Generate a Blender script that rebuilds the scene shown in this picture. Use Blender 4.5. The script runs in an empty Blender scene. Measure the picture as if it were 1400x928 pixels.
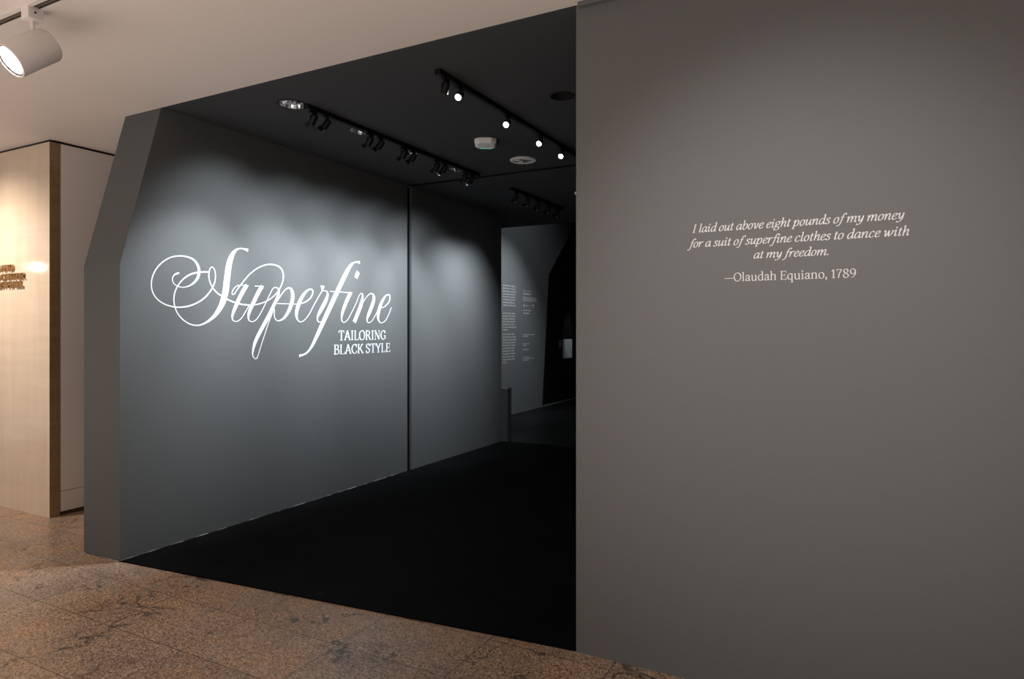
import bpy, bmesh, math, random
from mathutils import Vector, Matrix

random.seed(7)
scene = bpy.context.scene
COL = scene.collection

# ------------------------------------------------------------------ camera
YAW = math.radians(27.87)
EYE = 1.6
FPX = 900.0
HORIZON = 449.0
cam_data = bpy.data.cameras.new('camera')
cam_data.sensor_width = 36.0
cam_data.lens = FPX / 1400.0 * 36.0
cam_data.shift_y = (HORIZON - 464.0) / 1400.0
cam_data.clip_start = 0.05
cam = bpy.data.objects.new('camera', cam_data)
COL.objects.link(cam)
cam.location = (0, 0, EYE)
cam.rotation_euler = (math.pi / 2, 0, YAW)
scene.camera = cam

# ------------------------------------------------------------------ view, world
vs = scene.view_settings
vs.view_transform = 'Standard'
vs.look = 'None'
vs.gamma = 1.0
vs.use_curve_mapping = False
vs.exposure = 0.0

world = bpy.data.worlds.new('world')
scene.world = world
world.use_nodes = True
bg = world.node_tree.nodes['Background']
bg.inputs['Color'].default_value = (1.0, 0.92, 0.86, 1)      # warm light of the rest of the lobby
bg.inputs['Strength'].default_value = 0.37


def lamp(name, kind, loc, target, energy, color, size=0.1, spot=60, blend=1.0, parent=None, size_y=None):
    d = bpy.data.lights.new(name, kind)
    d.energy = energy
    d.color = color
    if kind == 'SPOT':
        d.spot_size = math.radians(spot)
        d.spot_blend = blend
        d.shadow_soft_size = size
    elif kind == 'AREA':
        d.size = size
        if size_y:
            d.shape = 'RECTANGLE'
            d.size_y = size_y
    else:
        d.shadow_soft_size = size
    o = bpy.data.objects.new(name, d)
    COL.objects.link(o)
    o.location = loc
    if target is not None:
        o.rotation_euler = (Vector(target) - Vector(loc)).to_track_quat('-Z', 'Y').to_euler()
    if parent is not None:
        o.parent = parent
    return o


WARM = (1.0, 0.80, 0.64)
NEUT = (1.0, 0.96, 0.92)
COOL = (0.87, 0.95, 1.0)
# lobby lamps that stand outside the frame, and one added fill light
lamp('lobby_spot_quote', 'SPOT', (-0.3, 0.5, 3.12), (-0.25, 3.03, 1.55), 225, NEUT, 0.05, 58, 1.0)
lamp('added_ceiling_fill', 'AREA', (-3.0, -1.5, 0.1), (-3.0, -1.5, 3.0), 250, (1.0, 0.90, 0.83), 10.0, size_y=3.4)  # unseen area light added near the floor to brighten the ceiling
lamp('lobby_spot_stone', 'SPOT', (-7.0, 1.78, 3.05), (-6.75, 3.08, 1.6), 260, (1.0, 0.86, 0.72), 0.05, 95, 1.0)
lamp('lobby_spot_floor', 'SPOT', (-4.4, 1.2, 3.1), (-4.2, 1.5, 0), 70, WARM, 0.08, 110, 1.0)
lamp('lobby_far_lamp', 'POINT', (-11.0, 0.72, 2.53), None, 6, (1.0, 0.9, 0.8), 0.06)

# ------------------------------------------------------------------ helpers


def material(name, color=(0.5, 0.5, 0.5), rough=0.6, metal=0.0, spec=0.5, emit=None, estr=0.0):
    m = bpy.data.materials.new(name)
    m.use_nodes = True
    b = m.node_tree.nodes['Principled BSDF']
    b.inputs['Base Color'].default_value = (*color, 1)
    b.inputs['Roughness'].default_value = rough
    b.inputs['Metallic'].default_value = metal
    b.inputs['Specular IOR Level'].default_value = spec
    if emit:
        b.inputs['Emission Color'].default_value = (*emit, 1)
        b.inputs['Emission Strength'].default_value = estr
    return m


def nodes_of(m):
    nt = m.node_tree
    return nt, nt.nodes, nt.links, nt.nodes['Principled BSDF']


def painted(name, color, rough=0.8, spec=0.3, var=0.06, bump=0.04, scale=220.0):
    """emulsion paint with faint roller texture"""
    m = material(name, color, rough, 0, spec)
    nt, N, L, b = nodes_of(m)
    tc = N.new('ShaderNodeTexCoord')
    n = N.new('ShaderNodeTexNoise')
    n.inputs['Scale'].default_value = scale
    n.inputs['Detail'].default_value = 3
    L.new(tc.outputs['Object'], n.inputs['Vector'])
    mr = N.new('ShaderNodeMapRange')
    mr.inputs['To Min'].default_value = 1 - var
    mr.inputs['To Max'].default_value = 1 + var
    L.new(n.outputs['Fac'], mr.inputs['Value'])
    mx = N.new('ShaderNodeVectorMath')
    mx.operation = 'SCALE'
    mx.inputs[0].default_value = color
    L.new(mr.outputs['Result'], mx.inputs['Scale'])
    L.new(mx.outputs['Vector'], b.inputs['Base Color'])
    bp = N.new('ShaderNodeBump')
    bp.inputs['Strength'].default_value = bump
    bp.inputs['Distance'].default_value = 0.002
    L.new(n.outputs['Fac'], bp.inputs['Height'])
    L.new(bp.outputs['Normal'], b.inputs['Normal'])
    return m


def ramp(N, stops):
    r = N.new('ShaderNodeValToRGB')
    e = r.color_ramp.elements
    while len(e) < len(stops):
        e.new(0.5)
    for i, (p, c) in enumerate(stops):
        e[i].position = p
        e[i].color = (*c, 1) if len(c) == 3 else c
    return r


def obj(name, bm, mat, parent=None, smooth=False, mats=None):
    me = bpy.data.meshes.new(name)
    bmesh.ops.recalc_face_normals(bm, faces=bm.faces)
    bm.to_mesh(me)
    bm.free()
    for m in (mats or [mat]):
        me.materials.append(m)
    if smooth:
        for p in me.polygons:
            p.use_smooth = True
    o = bpy.data.objects.new(name, me)
    COL.objects.link(o)
    if parent is not None:
        o.parent = parent
    return o


def tag(o, label=None, cat=None, group=None, kind=None):
    if label:
        o['label'] = label
    if cat:
        o['category'] = cat
    if group:
        o['group'] = group
    if kind:
        o['kind'] = kind
    return o


def thing(name, loc, label, cat, group=None):
    o = bpy.data.objects.new(name, None)
    o.empty_display_size = 0.1
    COL.objects.link(o)
    o.location = loc
    return tag(o, label, cat, group)


def struct(name, bm, mat, label, cat, mats=None):
    return tag(obj(name, bm, mat, mats=mats), label, cat, kind='structure')


def box(bm, x0, x1, y0, y1, z0, z1, bevel=0.0, M=None):
    r = bmesh.ops.create_cube(bm, size=1)
    vs_ = r['verts']
    for v in vs_:
        v.co = Vector((x0 + (v.co.x + .5) * (x1 - x0), y0 + (v.co.y + .5) * (y1 - y0), z0 + (v.co.z + .5) * (z1 - z0)))
    if bevel > 0:
        es = list({e for v in vs_ for e in v.link_edges})
        g = bmesh.ops.bevel(bm, geom=es, offset=bevel, segments=2, profile=0.5, affect='EDGES')
        vs_ = list({v for f in g['faces'] for v in f.verts} | {v for v in vs_ if v.is_valid})
    if M is not None:
        bmesh.ops.transform(bm, matrix=M, verts=vs_)
    return bm


def newbox(*a, **k):
    return box(bmesh.new(), *a, **k)


def prism(bm, pts, d0, d1, axis='X'):
    """polygon pts in the plane across axis, drawn from d0 to d1 along it"""
    def mk(p, d):
        if axis == 'X':
            return (d, p[0], p[1])
        if axis == 'Y':
            return (p[0], d, p[1])
        return (p[0], p[1], d)
    a = [bm.verts.new(mk(p, d0)) for p in pts]
    b = [bm.verts.new(mk(p, d1)) for p in pts]
    n = len(pts)
    bm.faces.new(a)
    bm.faces.new(b[::-1])
    for i in range(n):
        bm.faces.new((a[i], b[i], b[(i + 1) % n], a[(i + 1) % n]))
    return bm


def lathe(bm, prof, seg=32, M=None, caps=(True, True), mi=0):
    """profile of (radius, height) turned round local Z"""
    rings = []
    new = []
    for r, z in prof:
        ring = [bm.verts.new((r * math.cos(2 * math.pi * i / seg), r * math.sin(2 * math.pi * i / seg), z)) for i in range(seg)]
        rings.append(ring)
        new += ring
    for a, b in zip(rings, rings[1:]):
        for i in range(seg):
            f = bm.faces.new((a[i], a[(i + 1) % seg], b[(i + 1) % seg], b[i]))
            f.material_index = mi
    if caps[0]:
        bm.faces.new(rings[0][::-1]).material_index = mi
    if caps[1]:
        bm.faces.new(rings[-1]).material_index = mi
    if M is not None:
        bmesh.ops.transform(bm, matrix=M, verts=new)
    return bm


def tube(bm, p0, p1, r, seg=12):
    p0, p1 = Vector(p0), Vector(p1)
    d = p1 - p0
    M = Matrix.Translation(p0) @ d.to_track_quat('Z', 'Y').to_matrix().to_4x4()
    return lathe(bm, [(r, 0), (r, d.length)], seg, M)


def along(loc, direction):
    """matrix whose local Z runs along direction"""
    return Matrix.Translation(Vector(loc)) @ Vector(direction).to_track_quat('Z', 'Y').to_matrix().to_4x4()


# what the photograph's pixels say about a plane: lines of sight cut with walls and ceilings
_R = Vector((math.cos(YAW), math.sin(YAW), 0))
_F = Vector((-math.sin(YAW), math.cos(YAW), 0))


def sight(px, py):
    return _R * ((px - 700.0) / FPX) + _F + Vector((0, 0, (HORIZON - py) / FPX))


def on_x(px, py, X):
    d = sight(px, py)
    return d * (X / d.x) + Vector((0, 0, EYE))


def on_y(px, py, Y):
    d = sight(px, py)
    return d * (Y / d.y) + Vector((0, 0, EYE))


def on_z(px, py, Z):
    d = sight(px, py)
    return d * ((Z - EYE) / d.z) + Vector((0, 0, EYE))


# ------------------------------------------------------------------ materials
M_wall = painted('grey_wall_paint', (0.127, 0.126, 0.126), 0.75, 0.3)
M_title = painted('grey_gallery_wall_paint', (0.098, 0.101, 0.103), 0.8, 0.3)
M_far = painted('grey_far_wall_paint', (0.15, 0.155, 0.157), 0.8, 0.3)
M_blackceil = painted('black_ceiling_paint', (0.066, 0.069, 0.074), 0.85, 0.06)
M_black = painted('black_wall_paint', (0.006, 0.006, 0.0065), 0.7, 0.12)
M_lobbyceil = painted('beige_ceiling_plaster', (0.80, 0.725, 0.67), 0.85, 0.2)
M_white_wall = painted('warm_white_wall_paint', (0.74, 0.675, 0.63), 0.8, 0.2)
M_gap = material('shadow_gap_black', (0.012, 0.011, 0.010), 0.9)
M_slot = material('expansion_joint_dark', (0.005, 0.005, 0.006), 0.8, 0, 0.05)
M_vinyl = material('white_vinyl_lettering', (0.66, 0.66, 0.66), 0.55, 0, 0.2)
M_blackmetal = material('matt_black_metal', (0.006, 0.006, 0.006), 0.5, 0, 0.25)
M_whitemetal = painted('white_enamel', (0.75, 0.69, 0.65), 0.45, 0.5, 0.02, 0.01)
M_chrome = material('polished_reflector', (0.95, 0.95, 0.96), 0.1, 1.0)
M_lens_dark = material('dark_lens', (0.02, 0.02, 0.022), 0.08, 0, 0.8)
M_lens_on = material('lit_lens', (0.9, 0.9, 0.9), 0.3, 0, 0.5, (0.93, 0.97, 1.0), 25.0)
M_lens_lobby = material('lit_lobby_lens', (0.9, 0.9, 0.9), 0.3, 0, 0.5, (0.96, 0.99, 1.0), 6.0)
M_whiteplastic = material('white_plastic', (0.93, 0.92, 0.89), 0.5)
M_green = material('green_indicator', (0.1, 0.4, 0.25), 0.4, 0, 0.5, (0.15, 0.9, 0.5), 0.35)
M_bronze = material('gilded_bronze', (0.42, 0.27, 0.13), 0.35, 0.85)


def floor_granite():
    m = material('brown_granite', (0.3, 0.2, 0.14), 0.28, 0, 0.5)
    nt, N, L, b = nodes_of(m)
    tc = N.new('ShaderNodeTexCoord')
    P = tc.outputs['Object']

    def noise(scale, detail, rough=0.6, vec=None):
        n = N.new('ShaderNodeTexNoise')
        n.inputs['Scale'].default_value = scale
        n.inputs['Detail'].default_value = detail
        n.inputs['Roughness'].default_value = rough
        L.new(vec or P, n.inputs['Vector'])
        return n
    big = noise(1.7, 4)
    r1 = ramp(N, [(0.30, (0.24, 0.180, 0.138)), (0.47, (0.31, 0.225, 0.165)), (0.58, (0.35, 0.225, 0.138)), (0.70, (0.30, 0.235, 0.185))])
    L.new(big.outputs['Fac'], r1.inputs['Fac'])
    # crystals
    vo = N.new('ShaderNodeTexVoronoi')
    vo.inputs['Scale'].default_value = 165
    L.new(P, vo.inputs['Vector'])
    sep = N.new('ShaderNodeSeparateColor')
    L.new(vo.outputs['Color'], sep.inputs['Color'])
    r2 = ramp(N, [(0.0, (0.15, 0.15, 0.17)), (0.18, (0.55, 0.53, 0.52)), (0.5, (1.0, 1.0, 1.0)), (0.8, (1.3, 1.28, 1.26)), (1.0, (1.9, 1.9, 1.9))])
    L.new(sep.outputs['Red'], r2.inputs['Fac'])
    mul = N.new('ShaderNodeMix')
    mul.data_type = 'RGBA'
    mul.blend_type = 'MULTIPLY'
    mul.inputs['Factor'].default_value = 1.0
    L.new(r1.outputs['Color'], mul.inputs['A'])
    L.new(r2.outputs['Color'], mul.inputs['B'])
    # dark mineral clusters
    cl = noise(5.0, 9, 0.75)
    r3 = ramp(N, [(0.28, (0.35, 0.36, 0.38)), (0.42, (1, 1, 1))])
    L.new(cl.outputs['Fac'], r3.inputs['Fac'])
    mul2 = N.new('ShaderNodeMix')
    mul2.data_type = 'RGBA'
    mul2.blend_type = 'MULTIPLY'
    mul2.inputs['Factor'].default_value = 0.8
    L.new(mul.outputs['Result'], mul2.inputs['A'])
    L.new(r3.outputs['Color'], mul2.inputs['B'])
    # black veins: thin contour of a warped noise, broken by another noise
    v = noise(1.25, 6, 0.62)
    sub = N.new('ShaderNodeMath')
    sub.operation = 'SUBTRACT'
    sub.inputs[1].default_value = 0.53
    L.new(v.outputs['Fac'], sub.inputs[0])
    ab = N.new('ShaderNodeMath')
    ab.operation = 'ABSOLUTE'
    L.new(sub.outputs[0], ab.inputs[0])
    r4 = ramp(N, [(0.0, (1, 1, 1)), (0.005, (0.6, 0.6, 0.6)), (0.012, (0, 0, 0))])
    L.new(ab.outputs[0], r4.inputs['Fac'])
    br = noise(2.3, 3)
    r5 = ramp(N, [(0.46, (0, 0, 0)), (0.56, (1, 1, 1))])
    L.new(br.outputs['Fac'], r5.inputs['Fac'])
    vm = N.new('ShaderNodeMath')
    vm.operation = 'MULTIPLY'
    L.new(r4.outputs['Color'], vm.inputs[0])
    L.new(r5.outputs['Color'], vm.inputs[1])
    vmix = N.new('ShaderNodeMix')
    vmix.data_type = 'RGBA'
    vmix.inputs['B'].default_value = (0.035, 0.032, 0.032, 1)
    L.new(vm.outputs[0], vmix.inputs['Factor'])
    L.new(mul2.outputs['Result'], vmix.inputs['A'])
    # a few dark mineral knots in the stone
    knot_noise = noise(21.0, 5, 0.6)
    rk = ramp(N, [(0.50, (0, 0, 0)), (0.57, (0.85, 0.85, 0.85))])
    L.new(knot_noise.outputs['Fac'], rk.inputs['Fac'])
    last = vmix.outputs['Result']
    for kx, ky, kr in KNOTS:
        df = N.new('ShaderNodeVectorMath')
        df.operation = 'DISTANCE'
        df.inputs[1].default_value = (kx, ky, 0)
        L.new(P, df.inputs[0])
        fo = N.new('ShaderNodeMapRange')
        fo.interpolation_type = 'SMOOTHSTEP'
        fo.inputs['From Min'].default_value = kr
        fo.inputs['From Max'].default_value = kr * 0.3
        L.new(df.outputs['Value'], fo.inputs['Value'])
        km = N.new('ShaderNodeMath')
        km.operation = 'MULTIPLY'
        L.new(fo.outputs['Result'], km.inputs[0])
        L.new(rk.outputs['Color'], km.inputs[1])
        kx_ = N.new('ShaderNodeMix')
        kx_.data_type = 'RGBA'
        kx_.inputs['B'].default_value = (0.045, 0.042, 0.042, 1)
        L.new(km.outputs[0], kx_.inputs['Factor'])
        L.new(last, kx_.inputs['A'])
        last = kx_.outputs['Result']
    # slab joints
    mp = N.new('ShaderNodeMapping')
    mp.inputs['Location'].default_value = (-JX, -JY, 0)
    L.new(P, mp.inputs['Vector'])
    bt = N.new('ShaderNodeTexBrick')
    bt.offset = 0.0
    bt.inputs['Color1'].default_value = (0.92, 0.92, 0.92, 1)
    bt.inputs['Color2'].default_value = (1.08, 1.06, 1.04, 1)
    bt.inputs['Mortar'].default_value = (0.22, 0.20, 0.18, 1)
    bt.inputs['Scale'].default_value = 1.0
    bt.inputs['Mortar Size'].default_value = 0.0028
    bt.inputs['Mortar Smooth'].default_value = 0.3
    bt.inputs['Brick Width'].default_value = 0.647
    bt.inputs['Row Height'].default_value = 0.41
    L.new(mp.outputs['Vector'], bt.inputs['Vector'])
    mul3 = N.new('ShaderNodeMix')
    mul3.data_type = 'RGBA'
    mul3.blend_type = 'MULTIPLY'
    mul3.inputs['Factor'].default_value = 1.0
    L.new(last, mul3.inputs['A'])
    L.new(bt.outputs['Color'], mul3.inputs['B'])
    L.new(mul3.outputs['Result'], b.inputs['Base Color'])
    rr = N.new('ShaderNodeMapRange')
    rr.inputs['To Min'].default_value = 0.22
    rr.inputs['To Max'].default_value = 0.42
    L.new(cl.outputs['Fac'], rr.inputs['Value'])
    L.new(rr.outputs['Result'], b.inputs['Roughness'])
    return m


JX, JY = -1.686, 1.71
KNOTS = [(-3.819, 2.267, 0.12), (-2.758, 2.614, 0.09), (-4.215, 2.412, 0.1), (-2.064, 2.561, 0.13), (-5.829, 3.111, 0.12), (-3.156, 1.79, 0.08), (-0.974, 3.034, 0.1), (-1.389, 2.934, 0.06)]
M_granite = floor_granite()


def travertine(name, c0, c1, c2):
    m = material(name, c1, 0.07, 0, 0.5)
    nt, N, L, b = nodes_of(m)
    tc = N.new('ShaderNodeTexCoord')
    mp = N.new('ShaderNodeMapping')
    mp.inputs['Scale'].default_value = (5.0, 5.0, 0.5)
    L.new(tc.outputs['Object'], mp.inputs['Vector'])
    n = N.new('ShaderNodeTexNoise')
    n.inputs['Scale'].default_value = 1.6
    n.inputs['Detail'].default_value = 7
    n.inputs['Roughness'].default_value = 0.62
    n.inputs['Distortion'].default_value = 0.4
    L.new(mp.outputs['Vector'], n.inputs['Vector'])
    mp2 = N.new('ShaderNodeMapping')
    mp2.inputs['Scale'].default_value = (1.2, 1.2, 11.0)
    L.new(tc.outputs['Object'], mp2.inputs['Vector'])
    n2 = N.new('ShaderNodeTexNoise')
    n2.inputs['Scale'].default_value = 1.5
    n2.inputs['Detail'].default_value = 6
    L.new(mp2.outputs['Vector'], n2.inputs['Vector'])
    ad = N.new('ShaderNodeMix')
    ad.data_type = 'FLOAT'
    ad.inputs['Factor'].default_value = 0.35
    L.new(n.outputs['Fac'], ad.inputs['A'])
    L.new(n2.outputs['Fac'], ad.inputs['B'])
    r = ramp(N, [(0.32, c0), (0.5, c1), (0.68, c2)])
    L.new(ad.outputs['Result'], r.inputs['Fac'])
    L.new(r.outputs['Color'], b.inputs['Base Color'])
    return m


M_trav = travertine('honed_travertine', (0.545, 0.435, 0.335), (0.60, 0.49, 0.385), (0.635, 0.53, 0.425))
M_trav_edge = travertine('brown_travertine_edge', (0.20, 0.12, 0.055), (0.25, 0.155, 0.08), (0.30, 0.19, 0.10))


def floor_black():
    m = material('black_vinyl_floor', (0.008, 0.008, 0.009), 0.65, 0, 0.04)
    nt, N, L, b = nodes_of(m)
    tc = N.new('ShaderNodeTexCoord')
    n = N.new('ShaderNodeTexNoise')
    n.inputs['Scale'].default_value = 3.0
    n.inputs['Detail'].default_value = 6
    L.new(tc.outputs['Object'], n.inputs['Vector'])
    r = ramp(N, [(0.3, (0.0026, 0.0026, 0.0029)), (0.7, (0.0048, 0.0048, 0.0052))])
    L.new(n.outputs['Fac'], r.inputs['Fac'])
    # a few scuffs
    mp = N.new('ShaderNodeMapping')
    mp.inputs['Rotation'].default_value = (0, 0, 0.7)
    mp.inputs['Scale'].default_value = (2.0, 14.0, 1.0)
    L.new(tc.outputs['Object'], mp.inputs['Vector'])
    s = N.new('ShaderNodeTexNoise')
    s.inputs['Scale'].default_value = 2.2
    s.inputs['Detail'].default_value = 8
    L.new(mp.outputs['Vector'], s.inputs['Vector'])
    rs = ramp(N, [(0.70, (0, 0, 0)), (0.80, (0.04, 0.04, 0.04))])
    L.new(s.outputs['Fac'], rs.inputs['Fac'])
    a = N.new('ShaderNodeMix')
    a.data_type = 'RGBA'
    a.blend_type = 'ADD'
    a.inputs['Factor'].default_value = 1
    L.new(r.outputs['Color'], a.inputs['A'])
    L.new(rs.outputs['Color'], a.inputs['B'])
    L.new(a.outputs['Result'], b.inputs['Base Color'])
    return m


M_blackfloor = floor_black()


def floor_wood():
    m = material('dark_plank_floor', (0.014, 0.014, 0.014), 0.45, 0, 0.2)
    nt, N, L, b = nodes_of(m)
    tc = N.new('ShaderNodeTexCoord')
    mp = N.new('ShaderNodeMapping')
    mp.inputs['Rotation'].default_value = (0, 0, math.pi / 2)
    L.new(tc.outputs['Object'], mp.inputs['Vector'])
    bt = N.new('ShaderNodeTexBrick')
    bt.inputs['Color1'].default_value = (0.006, 0.006, 0.0065, 1)
    bt.inputs['Color2'].default_value = (0.010, 0.010, 0.0105, 1)
    bt.inputs['Mortar'].default_value = (0.035, 0.035, 0.035, 1)
    bt.inputs['Scale'].default_value = 1.0
    bt.inputs['Mortar Size'].default_value = 0.006
    bt.inputs['Brick Width'].default_value = 1.9
    bt.inputs['Row Height'].default_value = 0.24
    L.new(mp.outputs['Vector'], bt.inputs['Vector'])
    L.new(bt.outputs['Color'], b.inputs['Base Color'])
    return m


M_darkwood = floor_wood()

# ------------------------------------------------------------------ structure
CZ = 3.2                 # ceiling height
TX = -4.48               # face of the title wall
WY = 3.03                # face of the quote wall
RX = -1.243              # free end of the quote wall
JN0, JN1 = 5.965, 6.045  # expansion joint across wall and ceiling
TEND = 8.15              # far end of the title wall

# floors
bm = bmesh.new()
box(bm, -10.5, 4.0, -3.5, 3.4, -0.1, 0.0)
box(bm, -10.5, TX - 0.05, 3.4, 8.2, -0.1, 0.0)
struct('floor', bm, M_granite, 'speckled brown granite floor of the lobby in large slabs', 'floor')
bm = bmesh.new()
prism(bm, [(TX, 2.735), (RX, WY), (1.6, WY + .1), (1.6, TEND + .04), (TX - .05, TEND + .04)], 0.001, 0.008, 'Z')
struct('floor_gallery', bm, M_blackfloor, 'matt black floor covering running into the gallery beside the title wall', 'floor')
struct('floor_far', newbox(-6.2, 1.6, TEND + .045, 15.2, -0.05, 0.006), M_darkwood,
       'dark plank floor of the room beyond the gallery', 'floor')

# title wall: leaning front edge, an expansion joint down it
PROF = [(2.73, 0), (2.73, 2.046), (3.03, CZ), (JN0, CZ), (JN0, 0)]
bm = prism(bmesh.new(), PROF, TX - 0.425, TX, 'X')
struct('wall_left', bm, M_title, 'grey title wall with a folded leaning front edge carrying white script lettering', 'wall')
struct('wall_left_far', newbox(TX - 0.425, TX, JN1, TEND, 0, CZ), M_title,
       'blank grey wall panel beyond the dark vertical joint of the title wall', 'wall')
struct('trim_1', newbox(TX - 0.40, TX - 0.03, JN0, JN1, 0, CZ), M_slot,
       'dark vertical expansion joint dividing the grey gallery wall', 'joint')
# pale chipped line at the foot of the title wall
m_chip = material('chipped_plaster_line', (0.2, 0.2, 0.2), 0.8)
nt, N, L, b = nodes_of(m_chip)
tc = N.new('ShaderNodeTexCoord')
nz = N.new('ShaderNodeTexNoise')
nz.inputs['Scale'].default_value = 9
nz.inputs['Detail'].default_value = 7
L.new(tc.outputs['Object'], nz.inputs['Vector'])
rp = ramp(N, [(0.48, (0.03, 0.03, 0.03)), (0.62, (0.42, 0.41, 0.39))])
L.new(nz.outputs['Fac'], rp.inputs['Fac'])
L.new(rp.outputs['Color'], b.inputs['Base Color'])
bm = bmesh.new()
box(bm, TX, TX + 0.003, 2.735, JN0, 0.008, 0.0125)
box(bm, TX - 0.42, TX + 0.003, 2.727, 2.73, 0.0, 0.005)
struct('trim_2', bm, m_chip, 'thin pale chipped line along the foot of the title wall', 'trim')

# quote wall and the lobby ceiling (a shadow gap over the quote wall)
struct('wall_right', newbox(RX, 4.0, WY, WY + 0.35, 0, CZ + 0.45), M_wall,
       'large plain dark grey wall facing the lobby with a white quotation', 'wall')
struct('trim_3', newbox(RX + 0.02, 4.0, WY - 0.03, WY, CZ - 0.022, CZ), M_wall, 'narrow grey bead where the quote wall meets the lobby ceiling', 'trim')
bm = bmesh.new()
box(bm, -10.5, RX, -3.5, WY, CZ, CZ + 0.12)
box(bm, RX, 4.0, -3.5, WY, CZ, CZ + 0.12)
box(bm, -10.5, TX - 0.02, WY, 8.2, CZ, CZ + 0.12)
struct('ceiling', bm, M_lobbyceil, 'smooth beige lobby ceiling above the granite floor', 'ceiling')


# gallery ceiling with round holes for the recessed downlights
DL = [on_z(398, 143, CZ), on_z(490, 179.5, CZ), on_z(563, 207.5, CZ), on_z(625, 231.5, CZ)]
DL = [Vector((-3.585, p.y, CZ)) for p in DL]
DLR = 0.1
DD = on_z(768, 131, CZ)
DDR = 0.082


def ceiling_with_holes(x0, x1, y0, y1, z0, z1, holes):
    bm = bmesh.new()
    outer = [bm.verts.new(p) for p in ((x0, y0, z0), (x1, y0, z0), (x1, y1, z0), (x0, y1, z0))]
    edges = [bm.edges.new((outer[i], outer[(i + 1) % 4])) for i in range(4)]
    rings = []
    for c, r in holes:
        ring = [bm.verts.new((c.x + r * math.cos(2 * math.pi * i / 40), c.y + r * math.sin(2 * math.pi * i / 40), z0)) for i in range(40)]
        edges += [bm.edges.new((ring[i], ring[(i + 1) % 40])) for i in range(40)]
        rings.append(ring)
    bmesh.ops.triangle_fill(bm, use_beauty=True, use_dissolve=False, edges=edges)
    for f in [f for f in bm.faces if any((f.calc_center_median() - Vector((c.x, c.y, z0))).length < r * 0.98 for c, r in holes)]:
        bm.faces.remove(f)
    g = bmesh.ops.extrude_face_region(bm, geom=list(bm.faces))
    for v in g['geom']:
        if isinstance(v, bmesh.types.BMVert):
            v.co.z = z1
    return bm


bm = ceiling_with_holes(TX - 0.3, 1.6, WY, JN0, CZ, CZ + 0.14, [(c, DLR) for c in DL] + [(DD, DDR)])
struct('ceiling_gallery', bm, M_blackceil, 'black gallery ceiling in front of the dark cross joint', 'ceiling')
HY = 9.12
struct('ceiling_far', newbox(TX - 0.425, 1.6, JN1, HY, CZ, CZ + 0.14), M_blackceil,
       'black gallery ceiling beyond the dark cross joint', 'ceiling')
struct('trim_4', newbox(TX - 0.3, 1.6, JN0, JN1, CZ + 0.004, CZ + 0.1), M_slot,
       'dark expansion joint running across the black ceiling', 'joint')
struct('trim_5', newbox(TX - 0.3, 1.6, JN0 - 0.012, JN0, CZ - 0.004, CZ + 0.001), M_blackmetal,
       'thin metal edge of the ceiling joint', 'trim')
# soffit face and the shell of the gallery and the room beyond
struct('trim_6', newbox(-5.78, 1.6, HY, HY + 0.08, CZ, 5.2), M_blackceil, 'black fascia where the gallery ceiling stops', 'fascia')
struct('ceiling_attic', newbox(-6.4, 1.8, WY + 0.36, 15.4, 5.2, 5.3), M_black, 'black upper ceiling over the far room', 'ceiling')
struct('wall_east', newbox(1.6, 1.8, WY + 0.36, 15.4, 0, 5.2), M_black, 'black side wall of the gallery behind the quote wall', 'wall')
struct('wall_north', newbox(-6.4, 1.8, 15.2, 15.4, 0, 5.2), M_black, 'black end wall of the far room', 'wall')
struct('wall_corridor', newbox(-6.4, TX - 0.425, 8.0, 8.2, 0, 5.2), M_white_wall, 'end wall of the passage behind the title wall', 'wall')
struct('wall_upper', newbox(-6.4, 1.8, WY + 0.36, WY + 0.46, CZ + 0.16, 5.2), M_black, 'black upstand above the gallery opening', 'wall')
struct('wall_west', newbox(-6.4, -6.2, 3.3, 15.4, 3.33, 5.2), M_black, 'black outer wall above the passage', 'wall')

# far room: grey wall parallel to the title wall, black leaning portal beyond it
FX = -5.75
struct('wall_far', newbox(FX - 0.15, FX, 8.2, 15.2, 0, 5.0), M_far,
       'dim grey wall of the far room covered with small white texts', 'wall')
PX = FX + 0.03
pp = [on_x(743, 557, PX), on_x(752, 375, PX), on_x(790, 303, PX)]
sl = (pp[2] - pp[1])
top = pp[1] + sl * ((5.0 - pp[1].z) / sl.z)
bm = prism(bmesh.new(), [(pp[0].y, 0), (pp[1].y, pp[1].z), (top.y, 5.0), (15.2, 5.0), (15.2, 0)], FX - 0.15, PX, 'X')
struct('wall_portal', bm, M_black, 'black wall with a leaning front edge at the far end beside the text wall', 'wall')
m_base = material('grey_floor_edge', (0.16, 0.16, 0.16), 0.5)
struct('baseboard_far', newbox(PX, PX + 0.012, 9.5, 15.2, 0.006, 0.035), m_base, 'thin grey base strip along the far wall', 'baseboard')

# lobby side: travertine pier with its brown edge, white passage wall
SX = -6.045
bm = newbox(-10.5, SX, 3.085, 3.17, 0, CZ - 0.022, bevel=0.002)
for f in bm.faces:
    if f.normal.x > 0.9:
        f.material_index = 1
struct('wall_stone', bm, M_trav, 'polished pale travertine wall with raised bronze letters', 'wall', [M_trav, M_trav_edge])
bm = bmesh.new()
box(bm, -6.3, SX, 3.175, 8.0, 0.21, CZ - 0.022)
box(bm, -6.3, SX, 3.175, 8.0, 0.035, 0.205)
struct('wall_passage', bm, M_white_wall, 'warm white wall of the passage between the stone and the title wall', 'wall')
bm = bmesh.new()
box(bm, -6.3, SX - 0.012, 3.12, 8.0, CZ - 0.022, CZ)
box(bm, -10.5, SX - 0.02, 3.10, 3.15, CZ - 0.022, CZ)
box(bm, -6.3, SX - 0.008, 3.175, 8.0, 0.2, 0.215)
struct('trim_7', bm, M_gap, 'black shadow gap under the ceiling above the stone and white walls', 'trim')
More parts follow.
